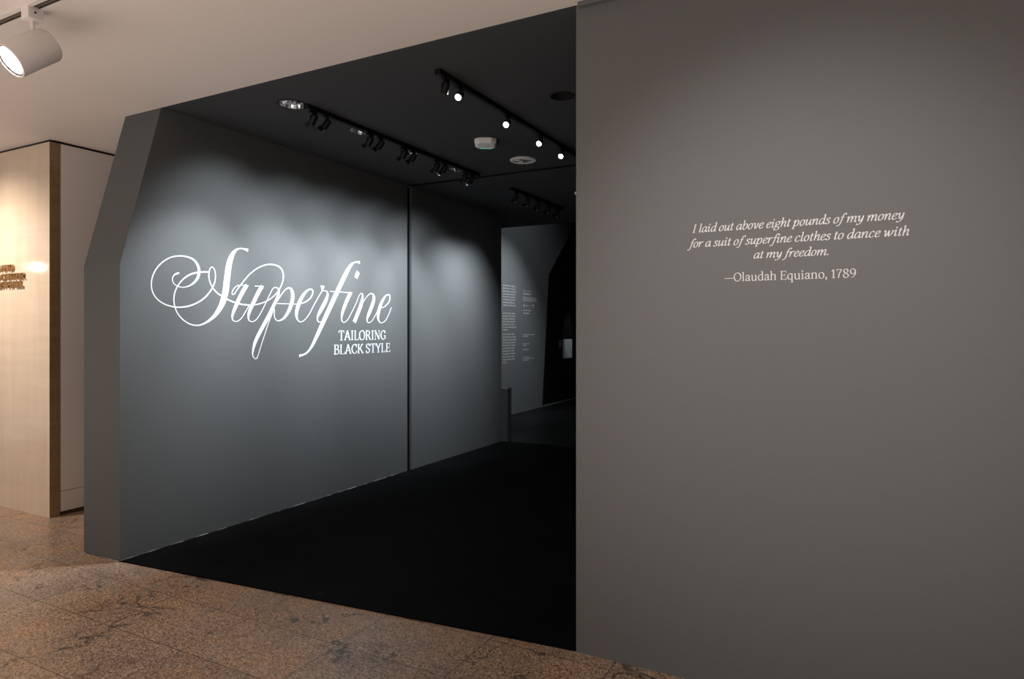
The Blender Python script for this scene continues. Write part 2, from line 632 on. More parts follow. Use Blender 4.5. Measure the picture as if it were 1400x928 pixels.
struct('baseboard_passage', newbox(-6.3, SX - 0.006, 3.175, 8.0, 0.0, 0.035), material('dark_brown_base', (0.06, 0.035, 0.02), 0.5),
       'low dark brown base of the white passage wall', 'baseboard')

# ------------------------------------------------------------------ lettering
# a small serif alphabet drawn with a broad pen: strokes of points, thick where the pen runs across its nib


def crom(pts, n=7):
    if len(pts) < 3:
        return pts
    out = []
    P = [pts[0]] + list(pts) + [pts[-1]]
    for i in range(1, len(P) - 2):
        p0, p1, p2, p3 = P[i - 1], P[i], P[i + 1], P[i + 2]
        for k in range(n):
            t = k / n
            out.append(tuple(0.5 * ((2 * b_) + (-a_ + c_) * t + (2 * a_ - 5 * b_ + 4 * c_ - d_) * t * t + (-a_ + 3 * b_ - 3 * c_ + d_) * t ** 3)
                             for a_, b_, c_, d_ in zip(p0, p1, p2, p3)))
    out.append(tuple(pts[-1]))
    return out


def ribbon(bm, pts, widths, frame, t):
    """flat ribbon along 2D pts; frame maps (u, v, depth) to the wall"""
    n = len(pts)
    rows = []
    for i in range(n):
        a = pts[max(0, i - 1)]
        c = pts[min(n - 1, i + 1)]
        dx, dy = c[0] - a[0], c[1] - a[1]
        l = math.hypot(dx, dy) or 1e-9
        nx, ny = -dy / l, dx / l
        h = widths[i] / 2
        u, v = pts[i][0], pts[i][1]
        rows.append([bm.verts.new(frame(u + nx * h, v + ny * h, t)), bm.verts.new(frame(u - nx * h, v - ny * h, t)),
                     bm.verts.new(frame(u - nx * h, v - ny * h, 0.0)), bm.verts.new(frame(u + nx * h, v + ny * h, 0.0))])
    for a, b_ in zip(rows, rows[1:]):
        for k in range(3):
            if k == 1 or k == 0:
                bm.faces.new((a[k], b_[k], b_[k + 1], a[k + 1]))
        bm.faces.new((a[3], b_[3], b_[0], a[0]))
    bm.faces.new(rows[0])
    bm.faces.new(rows[-1][::-1])


NIB = math.radians(16)


def pen(pts, thick, thin):
    n = len(pts)
    ws = []
    for i in range(n):
        a = pts[max(0, i - 1)]
        c = pts[min(n - 1, i + 1)]
        phi = math.atan2(c[1] - a[1], c[0] - a[0])
        ws.append(thin + (thick - thin) * abs(math.sin(phi - NIB)) ** 1.6)
    return ws


def Ls(*p):
    return ('l', p, None)


def Cs(*p):
    return ('c', p, None)


def Ser(x, y, a=0.09, b=None):
    return ('l', ((x - a, y), (x + (a if b is None else b), y)), 'thin')


def Dot(x, y, r=0.055):
    return ('d', (x, y), r)


S_ = 0.015
ROMAN = {
    ' ': (0.24, []),
    'A': (0.68, [Ls((.07, 0), (.33, .7)), Ls((.32, .7), (.60, 0)), Ser(.33, .235, .15), Ser(.08, S_, .08), Ser(.59, S_, .1)]),
    'B': (0.62, [Ls((.15, 0), (.15, .69)), Cs((.12, .675), (.33, .675), (.46, .61), (.475, .52), (.43, .42), (.31, .375), (.15, .37)),
                 Cs((.31, .375), (.45, .34), (.545, .26), (.54, .12), (.44, .035), (.30, .015), (.10, .015)), Ser(.11, .68, .07), Ser(.11, S_, .07)]),
    'C': (0.66, [Cs((.575, .50), (.52, .62), (.38, .69), (.20, .62), (.085, .44), (.085, .25), (.19, .08), (.37, .005), (.52, .06), (.60, .19)), ('l', ((.585, .47), (.585, .69)), 'thin')]),
    'D': (0.73, [Ls((.15, 0), (.15, .69)), Cs((.1, .68), (.34, .68), (.54, .59), (.64, .42), (.63, .24), (.53, .09), (.34, .018), (.1, .015)), Ser(.11, .68, .07), Ser(.11, S_, .07)]),
    'E': (0.60, [Ls((.15, 0), (.15, .69)), Ser(.3, .68, .24, .21), Ser(.3, .365, .15, .12), Ser(.3, S_, .24, .24), ('l', ((.51, .69), (.51, .54)), 'thin'), ('l', ((.54, 0), (.54, .17)), 'thin'), ('l', ((.42, .45), (.42, .28)), 'thin')]),
    'G': (0.72, [Cs((.575, .50), (.52, .62), (.38, .69), (.20, .62), (.085, .44), (.085, .25), (.19, .08), (.37, .005), (.50, .04), (.59, .09)), ('l', ((.585, .47), (.585, .69)), 'thin'), Ls((.58, .06), (.58, .28)), Ser(.57, .29, .13, .1)]),
    'H': (0.78, [Ls((.15, 0), (.15, .69)), Ls((.61, 0), (.61, .69)), Ser(.38, .36, .23), Ser(.15, .68, .11), Ser(.15, S_, .11), Ser(.61, .68, .11), Ser(.61, S_, .11)]),
    'I': (0.36, [Ls((.18, 0), (.18, .69)), Ser(.18, .68, .12), Ser(.18, S_, .12)]),
    'K': (0.70, [Ls((.15, 0), (.15, .69)), Ls((.2, .29), (.56, .68)), Ls((.29, .42), (.62, 0)), Ser(.15, .68, .11), Ser(.15, S_, .11), Ser(.55, .68, .1), Ser(.60, S_, .11)]),
    'L': (0.57, [Ls((.15, 0), (.15, .69)), Ser(.15, .68, .11), Ser(.3, S_, .25, .23), ('l', ((.53, 0), (.53, .18)), 'thin')]),
    'N': (0.78, [('l', ((.15, 0), (.15, .69)), 'thin'), Ls((.14, .69), (.62, .01)), ('l', ((.62, 0), (.62, .69)), 'thin'), Ser(.13, .68, .1), Ser(.15, S_, .1), Ser(.62, .68, .1)]),
    'O': (0.74, [Cs((.37, .69), (.2, .63), (.09, .46), (.09, .24), (.2, .06), (.37, .0), (.54, .06), (.65, .24), (.65, .46), (.54, .63), (.37, .69))]),
    'R': (0.69, [Ls((.15, 0), (.15, .69)), Cs((.12, .675), (.33, .675), (.48, .61), (.50, .51), (.45, .40), (.32, .35), (.15, .345)), Ls((.33, .35), (.58, .01)), Ser(.11, .68, .07), Ser(.15, S_, .11), Ser(.60, S_, .05, .08)]),
    'S': (0.55, [Cs((.44, .54), (.40, .64), (.28, .69), (.15, .64), (.10, .53), (.15, .43), (.28, .36), (.41, .29), (.46, .18), (.40, .06), (.27, .0), (.14, .04), (.09, .16)), ('l', ((.45, .5), (.45, .69)), 'thin'), ('l', ((.085, .0), (.085, .2)), 'thin')]),
    'T': (0.63, [Ls((.315, 0), (.315, .69)), Ser(.315, .68, .27), ('l', ((.05, .69), (.05, .52)), 'thin'), ('l', ((.58, .69), (.58, .52)), 'thin'), Ser(.315, S_, .12)]),
    'X': (0.70, [Ls((.10, .69), (.58, 0)), Ls((.12, .0), (.56, .69)), Ser(.11, .68, .1), Ser(.57, .68, .1), Ser(.11, S_, .1), Ser(.58, S_, .1)]),
    'Y': (0.66, [Ls((.08, .69), (.33, .32)), Ls((.33, .32), (.57, .69)), Ls((.33, .34), (.33, 0)), Ser(.09, .68, .1), Ser(.56, .68, .09), Ser(.33, S_, .12)]),
    '.': (0.22, [Dot(.1, .05)]),
    ',': (0.22, [Dot(.1, .05), Cs((.14, .05), (.14, -.03), (.06, -.13))]),
    '_': (0.80, [Ser(.4, .25, .40)]),
    'a': (0.50, [Cs((.08, .36), (.13, .44), (.23, .47), (.33, .43), (.355, .33), (.355, .08), (.40, .02), (.48, .03)), Cs((.355, .28), (.22, .24), (.1, .18), (.07, .10), (.12, .02), (.22, .01), (.355, .09)), Dot(.1, .36, .045)]),
    'd': (0.56, [Ls((.42, .02), (.42, .73)), Cs((.42, .40), (.31, .47), (.17, .43), (.08, .31), (.08, .16), (.16, .03), (.28, .0), (.42, .08)), Ser(.36, .72, .08), Ser(.46, S_, .06)]),
    'e': (0.49, [Cs((.08, .26), (.40, .26), (.385, .38), (.31, .46), (.20, .45), (.10, .35), (.08, .2), (.15, .06), (.27, .005), (.38, .04), (.43, .11))]),
    'h': (0.59, [Ls((.12, 0), (.12, .73)), Cs((.12, .35), (.22, .45), (.33, .47), (.42, .42), (.44, .32), (.44, 0)), Ser(.07, .72, .06), Ser(.12, S_, .09), Ser(.44, S_, .09)]),
    'i': (0.30, [Ls((.14, 0), (.14, .46)), Dot(.13, .63), Ser(.09, .45, .06), Ser(.14, S_, .1)]),
    'l': (0.30, [Ls((.14, 0), (.14, .73)), Ser(.09, .72, .06), Ser(.14, S_, .1)]),
    'n': (0.59, [Ls((.12, 0), (.12, .46)), Cs((.12, .35), (.22, .45), (.33, .47), (.42, .42), (.44, .32), (.44, 0)), Ser(.07, .45, .06), Ser(.12, S_, .09), Ser(.44, S_, .09)]),
    'o': (0.53, [Cs((.265, .47), (.15, .43), (.08, .31), (.08, .16), (.15, .04), (.265, .0), (.38, .04), (.45, .16), (.45, .31), (.38, .43), (.265, .47))]),
    'q': (0.56, [Ls((.42, -.22), (.42, .46)), Cs((.42, .40), (.31, .47), (.17, .43), (.08, .31), (.08, .16), (.16, .03), (.28, .0), (.42, .08)), Ser(.42, -.21, .1)]),
    'u': (0.58, [Cs((.12, .46), (.12, .14), (.16, .03), (.25, .0), (.34, .03), (.44, .11)), Ls((.44, 0), (.44, .46)), Ser(.07, .45, .06), Ser(.39, .45, .06), Ser(.49, S_, .05)]),
    '1': (0.42, [Ls((.23, 0), (.23, .67)), Cs((.23, .66), (.17, .58), (.06, .54)), Ser(.23, S_, .12)]),
    '7': (0.50, [Ser(.26, .65, .2), ('l', ((.07, .67), (.07, .53)), 'thin'), Cs((.45, .65), (.30, .40), (.22, .18), (.20, .0))]),
    '8': (0.54, [Cs((.27, .67), (.15, .62), (.11, .52), (.17, .41), (.27, .35), (.40, .27), (.46, .17), (.40, .05), (.27, .0), (.14, .05), (.09, .17), (.15, .28), (.27, .36), (.38, .44), (.43, .53), (.38, .63), (.27, .67))]),
    '9': (0.54, [Cs((.44, .42), (.36, .31), (.25, .27), (.13, .33), (.08, .46), (.14, .61), (.26, .67), (.39, .61), (.46, .44), (.43, .24), (.31, .07), (.14, .0))]),
}
ITAL = {
    ' ': (0.21, []),
    'I': (0.34, [Ls((.17, 0), (.17, .69)), Ser(.17, .68, .11), Ser(.17, S_, .11)]),
    '.': (0.2, [Dot(.09, .05)]),
    'a': (0.49, [Cs((.38, .40), (.29, .46), (.17, .42), (.08, .28), (.07, .12), (.12, .02), (.20, .01), (.30, .12), (.38, .28)), Cs((.385, .46), (.38, .18), (.385, .05), (.42, .01), (.49, .08))]),
    'b': (0.46, [Cs((.03, .70), (.11, .72), (.10, .4), (.09, .15), (.12, .03), (.22, .0), (.34, .09), (.40, .26), (.37, .42), (.29, .46), (.19, .39), (.1, .22))]),
    'c': (0.40, [Cs((.345, .36), (.31, .44), (.24, .46), (.13, .38), (.07, .22), (.09, .07), (.18, .0), (.28, .03), (.37, .12)), Dot(.33, .385, .04)]),
    'd': (0.49, [Cs((.38, .40), (.29, .46), (.17, .42), (.08, .28), (.07, .12), (.12, .02), (.20, .01), (.30, .12), (.38, .28)), Cs((.30, .70), (.385, .72), (.38, .18), (.385, .05), (.42, .01), (.49, .08))]),
    'e': (0.39, [Cs((.08, .20), (.22, .24), (.32, .33), (.32, .42), (.25, .46), (.14, .40), (.07, .24), (.09, .07), (.18, .0), (.28, .03), (.37, .12))]),
    'f': (0.32, [Cs((.42, .66), (.36, .73), (.27, .70), (.21, .54), (.17, .25), (.13, .0), (.07, -.17), (-.02, -.22), (-.08, -.17)), Ser(.19, .44, .12), Dot(.40, .66, .04)]),
    'g': (0.45, [Cs((.22, .46), (.11, .42), (.08, .31), (.13, .21), (.22, .18), (.32, .23), (.36, .34), (.32, .43), (.22, .46)), Cs((.15, .2), (.08, .13), (.12, .07), (.26, .04), (.36, -.02), (.36, -.13), (.24, -.21), (.08, -.2), (.02, -.12), (.07, -.02), (.16, .04)), Cs((.33, .41), (.39, .46), (.45, .44))]),
    'h': (0.48, [Cs((.03, .70), (.11, .72), (.10, .4), (.09, 0)), Cs((.09, .14), (.17, .34), (.28, .46), (.36, .42), (.36, .28), (.345, .08), (.39, .01), (.47, .08))]),
    'i': (0.27, [Cs((.02, .36), (.08, .43), (.12, .45), (.12, .25), (.11, .06), (.15, .01), (.24, .09)), Dot(.13, .63)]),
    'l': (0.26, [Cs((.03, .70), (.12, .72), (.12, .4), (.11, .06), (.15, .01), (.24, .09))]),
    'm': (0.74, [Cs((.01, .36), (.07, .43), (.1, .45), (.1, .22), (.09, 0)), Cs((.09, .14), (.17, .34), (.27, .46), (.345, .42), (.35, .28), (.34, 0)), Cs((.34, .14), (.42, .34), (.53, .46), (.61, .42), (.61, .28), (.595, .08), (.64, .01), (.72, .08))]),
    'n': (0.50, [Cs((.01, .36), (.07, .43), (.1, .45), (.1, .22), (.09, 0)), Cs((.09, .14), (.17, .34), (.28, .46), (.365, .42), (.365, .28), (.35, .08), (.39, .01), (.48, .08))]),
    'o': (0.43, [Cs((.23, .46), (.12, .39), (.06, .22), (.09, .06), (.18, .0), (.30, .07), (.36, .23), (.33, .40), (.23, .46))]),
    'p': (0.47, [Cs((.01, .36), (.07, .43), (.11, .45), (.09, .15), (.07, -.21)), Cs((.09, .16), (.17, .36), (.28, .46), (.38, .38), (.38, .20), (.31, .04), (.2, .0), (.1, .06)), Ser(.07, -.21, .09)]),
    'r': (0.36, [Cs((.01, .36), (.07, .43), (.1, .45), (.1, .22), (.09, 0)), Cs((.09, .14), (.17, .34), (.26, .45), (.34, .43)), Dot(.33, .42, .045)]),
    's': (0.36, [Cs((.29, .37), (.26, .44), (.18, .46), (.10, .41), (.10, .33), (.19, .25), (.28, .17), (.28, .07), (.19, .0), (.08, .02), (.04, .1)), Dot(.06, .09, .035), Dot(.285, .385, .035)]),
    't': (0.29, [Cs((.14, .60), (.12, .3), (.11, .06), (.15, .01), (.25, .09)), Ser(.14, .44, .12)]),
    'u': (0.50, [Cs((.01, .36), (.07, .43), (.11, .45), (.1, .2), (.10, .05), (.17, .01), (.28, .12), (.37, .30)), Cs((.375, .46), (.37, .18), (.37, .05), (.41, .01), (.49, .08))]),
    'v': (0.44, [Cs((.01, .38), (.07, .45), (.12, .4), (.16, .18), (.18, 0)), Cs((.18, .0), (.30, .13), (.37, .30), (.36, .42), (.31, .45))]),
    'w': (0.66, [Cs((.01, .38), (.07, .45), (.11, .4), (.13, .18), (.15, 0)), Cs((.15, .0), (.25, .15), (.33, .45)), Cs((.33, .45), (.35, .2), (.37, 0)), Cs((.37, .0), (.50, .13), (.58, .30), (.57, .42), (.52, .45))]),
    'y': (0.47, [Cs((.01, .36), (.07, .44), (.12, .42), (.13, .2), (.17, .05), (.25, .05), (.36, .28)), Cs((.38, .46), (.38, .2), (.34, -.02), (.24, -.16), (.1, -.22), (.02, -.17)), Dot(.04, -.16, .035)]),
}


def draw_text(text, alphabet, origin, udir, vdir, ndir, height, width, slant=0.0, thick=0.1, thin=0.04, depth=0.0012, track=0.0, step=6):
    """one bmesh with a line of lettering: height = cap height, width = whole line"""
    bm = bmesh.new()
    adv = sum(alphabet[c][0] + track for c in text) - track
    s = height / 0.69
    sx = width / adv
    x = 0.0
    k = 0
    asp = sx / s
    for ch in text:
        a, strokes = alphabet[ch]
        for kind, pts, w in strokes:
            k += 1
            t = depth + (k % 8) * 0.00012

            def frame(u, v, d, x=x):
                uu = (x + u) * sx + v * s * slant
                return origin + udir * uu + vdir * (v * s) + ndir * d
            if kind == 'd':
                (cx, cy), r = pts, w
                ring = [(cx + r * math.cos(2 * math.pi * i / 12) / asp, cy + r * math.sin(2 * math.pi * i / 12)) for i in range(12)]
                f1 = [bm.verts.new(frame(u, v, t)) for u, v in ring]
                f0 = [bm.verts.new(frame(u, v, 0)) for u, v in ring]
                bm.faces.new(f1)
                for i in range(12):
                    bm.faces.new((f1[i], f1[(i + 1) % 12], f0[(i + 1) % 12], f0[i]))
                continue
            P = crom(pts, step) if kind == 'c' else list(pts)
            W = [thin] * len(P) if w == 'thin' else pen(P, thick, thin)
            ribbon(bm, P, W, frame, t)
        x += a + track
    return bm


# --- script word and subtitle on the title wall, traced stroke by stroke
TITLE_A = [  # crop origin 190,320 scale 7.1375
    [(1064, 158, 34), (1040, 150, 24), (1000, 140, 13), (960, 147, 18), (925, 178, 34), (898, 230, 50), (880, 290, 58), (867, 370, 62), (856, 460, 64), (845, 550, 65),
     (826, 635, 62), (798, 705, 54), (752, 778, 40), (700, 830, 28), (640, 870, 18), (575, 890, 14), (500, 878, 12), (430, 835, 12), (375, 770, 12),
     (348, 700, 12), (340, 630, 12), (352, 560, 12), (385, 495, 12), (430, 440, 13), (490, 398, 16), (550, 378, 18), (610, 370, 16), (678, 369, 14)],
    [(392, 378, 12), (372, 384, 20), (345, 397, 12), (327, 430, 9), (333, 470, 9), (365, 502, 9), (420, 518, 9), (480, 508, 12), (530, 478, 20), (570, 430, 27),
     (586, 370, 28), (577, 315, 26), (545, 262, 22), (490, 228, 16), (400, 212, 13), (300, 230, 12), (210, 290, 12), (150, 370, 12), (122, 460, 12),
     (128, 550, 12), (170, 625, 12), (240, 678, 12), (330, 708, 14), (410, 712, 15), (490, 700, 15), (570, 668, 14), (640, 620, 14), (700, 550, 14),
     (735, 480, 12), (746, 410, 10), (738, 350, 9), (712, 320, 9), (690, 345, 10), (681, 400, 11), (690, 460, 11), (720, 525, 12), (760, 570, 13),
     (810, 606, 14), (870, 640, 14), (940, 668, 14), (1000, 684, 14), (1070, 692, 14)]]
TITLE_B = [  # crop origin 300,330 scale 5.456
    [(212, 473, 9), (250, 473, 9), (290, 467, 9), (350, 446, 8), (400, 412, 7), (440, 368, 7), (466, 315, 7), (477, 260, 8), (466, 212, 10), (435, 183, 10), (385, 171, 9),
     (330, 179, 9), (270, 208, 8), (215, 255, 8), (165, 315, 7), (130, 362, 7), (112, 390, 6), (100, 396, 6), (94, 385, 6), (102, 360, 6), (125, 335, 6),
     (155, 326, 6), (215, 329, 6)],
    [(205, 327, 28), (185, 355, 30), (150, 420, 30), (110, 510, 25), (97, 550, 16), (98, 582, 9), (115, 596, 6), (140, 592, 6), (165, 570, 5), (190, 530, 5), (225, 470, 4)],
    [(264, 333, 6), (331, 335, 6)],
    [(320, 334, 28), (300, 362, 30), (268, 424, 30), (228, 510, 25), (216, 555, 16), (219, 584, 9), (238, 598, 6), (265, 590, 6), (295, 555, 5), (340, 470, 5), (380, 385, 5),
     (402, 348, 5), (422, 343, 7), (438, 355, 10), (441, 385, 17), (428, 430, 24), (405, 480, 28), (370, 550, 28), (310, 660, 28), (270, 740, 26), (252, 800, 17),
     (247, 845, 9), (262, 872, 6), (281, 866, 6), (300, 810, 5), (335, 700, 5), (365, 610, 5), (390, 545, 4), (430, 450, 5), (470, 385, 6), (503, 351, 8), (528, 350, 14),
     (545, 385, 24), (543, 440, 28), (520, 510, 25), (482, 570, 16), (440, 592, 8), (416, 577, 6), (408, 545, 5), (412, 500, 4)],
    [(425, 463, 4), (500, 465, 5), (570, 467, 6), (630, 456, 8), (675, 425, 8), (695, 387, 8), (693, 362, 9), (673, 357, 10), (643, 377, 16), (610, 425, 25),
     (583, 490, 28), (574, 545, 21), (582, 582, 11), (603, 600, 6), (635, 585, 5), (670, 540, 5), (712, 460, 5), (764, 370, 5)],
    [(768, 331, 33), (768, 345, 22), (767, 368, 8)],
    [(764, 371, 5), (788, 368, 6), (806, 380, 10), (804, 412, 20), (785, 458, 28), (752, 520, 25), (732, 562, 14), (733, 590, 8), (750, 602, 6), (772, 588, 5), (790, 562, 5)]]
TITLE_C = [  # crop origin 400,340 scale 5.8
    [(533, 109, 24), (515, 105, 14), (492, 108, 10), (470, 122, 18), (445, 156, 27), (420, 202, 31), (388, 268, 33), (340, 370, 34), (280, 500, 34), (220, 630, 31),
     (172, 735, 25), (138, 795, 17), (108, 828, 14), (78, 842, 16), (52, 849, 24)],
    [(297, 338, 6), (472, 349, 6)],
    [(462, 349, 22), (450, 368, 26), (428, 415, 26), (400, 490, 22), (389, 535, 14), (391, 570, 8), (407, 583, 5), (430, 570, 5), (455, 530, 4), (500, 440, 4), (527, 373, 4),
     (543, 354, 6), (554, 362, 9), (555, 388, 16), (545, 435, 26), (524, 494, 28), (489, 581, 29)],
    [(520, 505, 4), (550, 440, 4), (582, 388, 4), (613, 357, 7), (636, 362, 13), (645, 395, 22), (630, 450, 26), (605, 515, 23), (591, 552, 13), (593, 578, 7), (607, 586, 5),
     (630, 570, 4), (660, 520, 4), (684, 478, 4), (730, 458, 6), (764, 420, 7), (772, 382, 7), (764, 364, 8), (740, 372, 11), (707, 422, 20), (684, 490, 25), (677, 540, 19),
     (686, 575, 9), (705, 587, 5), (735, 570, 4), (762, 520, 4), (783, 466, 4)],
    [(520, 183, 29), (501, 230, 27)]]

title = thing('wall_title', (TX, 4.6, 1.7), 'white script word Superfine above two lines of serif capitals on the grey title wall', 'sign')


def title_word():
    bm = bmesh.new()
    k = 0
    for strokes, (ox, oy), sc in ((TITLE_A, (190, 320), 7.1375), (TITLE_B, (300, 330), 5.456), (TITLE_C, (400, 340), 5.8)):
        for st in strokes:
            k += 1
            P = crom(st, 6) if len(st) > 2 else st
            # lines of sight meet the wall plane here: wall coordinates (along the wall, height)
            Q = []
            W = []
            for x, y, w in P:
                px, py = ox + x / sc, oy + y / sc
                a = on_x(px, py, TX)
                e = on_x(px + 0.5, py, TX)
                g = on_x(px, py + 0.5, TX)
                Q.append((a.y, a.z))
                W.append((abs(e.y - a.y), abs(g.z - a.z), w / sc))
            n = len(Q)
            ws = []
            for i in range(n):
                ax, ay = P[max(0, i - 1)][:2]
                cx, cy = P[min(n - 1, i + 1)][:2]
                l = math.hypot(cx - ax, cy - ay) or 1e-9
                nx, ny = -(cy - ay) / l, (cx - ax) / l
                h = W[i][2]
                ws.append(h * 1.8 * math.hypot(nx * W[i][0], ny * W[i][1]))
            base = Vector((0, -4.6, -1.7))

            def frame(u, v, d):
                return Vector((d, u, v)) + base
            ribbon(bm, Q, ws, frame, 0.001 + (k % 9) * 0.00012)
    return bm


obj('script_word', title_word(), M_vinyl, title)


def line_on_x(text, p0, p1, cap_px, name, parent, root, **kw):
    """lettering on the title wall from baseline pixel p0 to p1"""
    a = on_x(*p0, TX)
    c = on_x(*p1, TX)
    top = on_x(p0[0], p0[1] - cap_px, TX)
    u = Vector((0, 1, 0))
    return obj(name, draw_text(text, ROMAN, a - root, u, Vector((0, 0, 1)), Vector((1, 0, 0)), top.z - a.z, c.y - a.y, **kw), M_vinyl, parent)


line_on_x('TAILORING', (462.6, 465.2), (527.8, 463.6), 13.2, 'subtitle_line', title, Vector(title.location), thick=0.115, thin=0.045)
line_on_x('BLACK STYLE', (456.0, 484.6), (533.6, 481.2), 13.2, 'subtitle_line', title, Vector(title.location), thick=0.115, thin=0.045)

# --- quotation on the right wall
quote = thing('wall_quote', (0.2, WY, 2.0), 'white three-line italic quotation with its attribution on the large grey wall', 'sign')


def line_on_y(text, alphabet, x0, x1, base, cap_px, name, **kw):
    a = on_y(x0, base, WY)
    c = on_y(x1, base, WY)
    top = on_y(x0, base - cap_px, WY)
    return obj(name, draw_text(text, alphabet, Vector((a.x, WY, a.z)) - Vector(quote.location), Vector((1, 0, 0)), Vector((0, 0, 1)), Vector((0, -1, 0)),
                               top.z - a.z, c.x - a.x, **kw), M_vinyl, quote)


IK = dict(slant=0.24, thick=0.085, thin=0.04)
line_on_y('I laid out above eight pounds of my money', ITAL, 945.8, 1235.5, 318.4, 10.9, 'quote_line', **IK)
line_on_y('for a suit of superfine clothes to dance with', ITAL, 942.0, 1242.5, 338.6, 10.9, 'quote_line', **IK)
line_on_y('at my freedom.', ITAL, 1029.5, 1133.5, 353.4, 11.0, 'quote_line', **IK)
line_on_y('_Olaudah Equiano, 1789', ROMAN, 990.5, 1171.0, 384.8, 11.2, 'attribution_line', thick=0.085, thin=0.04)

# --- raised bronze letters on the travertine
TY = 3.085
stone_sign = thing('bronze_lettering', (-6.8, TY, 2.0), 'raised bronze capitals in three lines on the pale travertine wall', 'sign')
for txt, xr, base, wdt in (('THE IRIS AND', 20.5, 370.2, 0.64), ('B. GERALD CANTOR', 36.0, 381.4, 0.90), ('EXHIBITION HALL', 33.5, 392.8, 0.86)):
    c = on_y(xr, base, TY)
    top = on_y(xr, base - 8.6, TY)
    obj('letter_line', draw_text(txt, {**ROMAN}, Vector((c.x - wdt, TY, c.z)) - Vector(stone_sign.location), Vector((1, 0, 0)), Vector((0, 0, 1)), Vector((0, -1, 0)),
                                 top.z - c.z, wdt, thick=0.13, thin=0.06, depth=0.018), M_bronze, stone_sign)

# --- small texts on the far wall: rows of print too small to read
def print_rows(rows, root, X):
    """rows: (x0, x1, y, h) in sight pixels; words of letter-sized strokes"""
    bm = bmesh.new()
    rnd = random.Random(3)
    for x0, x1, y, h in rows:
        a = on_x(x0, y, X)
        c = on_x(x1, y, X)
        hh = h / FPX * 11.5
        u = a.y
        while u < c.y:
            nlet = rnd.randint(2, 8)
            for _ in range(nlet):
                w = hh * 0.34
                if u + w > c.y:
                    break
                up = hh * rnd.choice((1, 1, 1, 1.4))
                box(bm, 0, 0.0015, u - root.y, u + w * 0.55 - root.y, a.z - root.z, a.z + up - root.z)
                if rnd.random() < 0.6:
                    zz = a.z + rnd.choice((0, 0.8)) * hh
                    box(bm, 0, 0.0014, u - root.y, u + w * 1.6 - root.y, zz - root.z, zz + hh * 0.28 - root.z)
                u += w * 1.9
            u += hh * 0.6
    return bm


rnd = random.Random(11)
cols = []
for y0, n, dy in ((394.5, 8, 3.75), (431.5, 7, 3.7), (459.5, 11, 3.75)):
    for i in range(n):
        short = (i == n - 1)
        cols.append((687.3, 692 + rnd.random() * 4 if short and n != 8 else 703.5 + rnd.random() * 2.6, y0 + i * dy - 2.0 + 2.0 * (y0 + i * dy - 449) / 60.0, 1.7))
intro = thing('wall_text', (FX, 9.6, 1.5), 'tall column of small white text paragraphs on the dim far wall', 'wall text')
obj('paragraph', print_rows(cols[:8], Vector(intro.location), FX), M_vinyl, intro)
obj('paragraph', print_rows(cols[8:15], Vector(intro.location), FX), M_vinyl, intro)
obj('paragraph', print_rows(cols[15:], Vector(intro.location), FX), M_vinyl, intro)
credit = thing('wall_text', (FX, 11.0, 1.5), 'narrow column of small white credits and marks on the dim far wall', 'wall text')
obj('heading', print_rows([(715, 726, 398, 1.2), (715.5, 726.5, 402.4, 2.2)], Vector(credit.location), FX), M_vinyl, credit)
obj('paragraph', print_rows([(715, 733.5, 406.8, 1.2), (715, 733, 409, 1.2), (715, 734, 411.2, 1.2)], Vector(credit.location), FX), M_vinyl, credit)
bm = bmesh.new()
for px, rr in ((716.6, 0.026), (728.8, 0.026)):
    c = on_x(px, 417.6, FX)
    lathe(bm, [(rr, 0), (rr, 0.0015), (rr * .6, 0.0015), (rr * .6, 0)], 16, Matrix.Translation(Vector((0, c.y - 11.0, c.z - 1.5))) @ Matrix.Rotation(math.pi / 2, 4, 'Y'), (False, False))
obj('emblem', bm, M_vinyl, credit)
obj('caption', print_rows([(719, 722.4, 418.4, 1.3), (724.6, 727, 418.4, 1.3), (715, 726, 424.6, 1.2), (715.4, 724, 428.9, 1.7)], Vector(credit.location), FX), M_vinyl, credit)
obj('caption', print_rows([(715, 731, 458.2, 1.1), (715, 722, 460.4, 1.1), (715, 724, 470.6, 1.1), (715, 720, 473, 1.1)], Vector(credit.location), FX), M_vinyl, credit)
obj('caption', print_rows([(715, 723, 478.6, 1.1), (715, 723.5, 489, 1.1), (715, 729.5, 491.2, 1.1), (715, 723, 493.4, 1.1)], Vector(credit.location), FX), M_vinyl, credit)

# ------------------------------------------------------------------ light fittings


def copy_tree(o, parent=None):
    c = o.copy()
    COL.objects.link(c)
    if parent is not None:
        c.parent = parent
    for ch in list(o.children):
        copy_tree(ch, c)
    return c


ORD = ['first', 'second', 'third', 'fourth', 'fifth', 'sixth', 'seventh', 'eighth', 'ninth', 'tenth']

# black lighting tracks on the gallery ceiling


def track_rail(x, y0, y1, label):
    t = thing('lighting_track', (x, y0, CZ), label, 'lighting track')
    bm = newbox(-0.019, 0.019, 0, y1 - y0, -0.034, 0.0)
    obj('rail', bm, M_blackmetal, t)
    obj('slot', newbox(-0.008, 0.008, 0.02, y1 - y0 - 0.02, -0.0355, -0.0338), M_gap, t)
    obj('end_cap', newbox(-0.021, 0.021, -0.012, 0.012, -0.036, 0), M_blackmetal, t)
    obj('end_cap', newbox(-0.021, 0.021, y1 - y0 - 0.012, y1 - y0 + 0.012, -0.036, 0), M_blackmetal, t)
    return t


AX, BX, CX = -3.49, -2.30, -3.50
track_rail(AX, 3.47, 5.84, 'black lighting track on the black ceiling alongside the title wall')
track_rail(BX, 3.38, 5.75, 'black lighting track on the black ceiling carrying the shining spotlights')
track_rail(CX, 6.60, 8.02, 'short black lighting track beyond the dark ceiling joint')


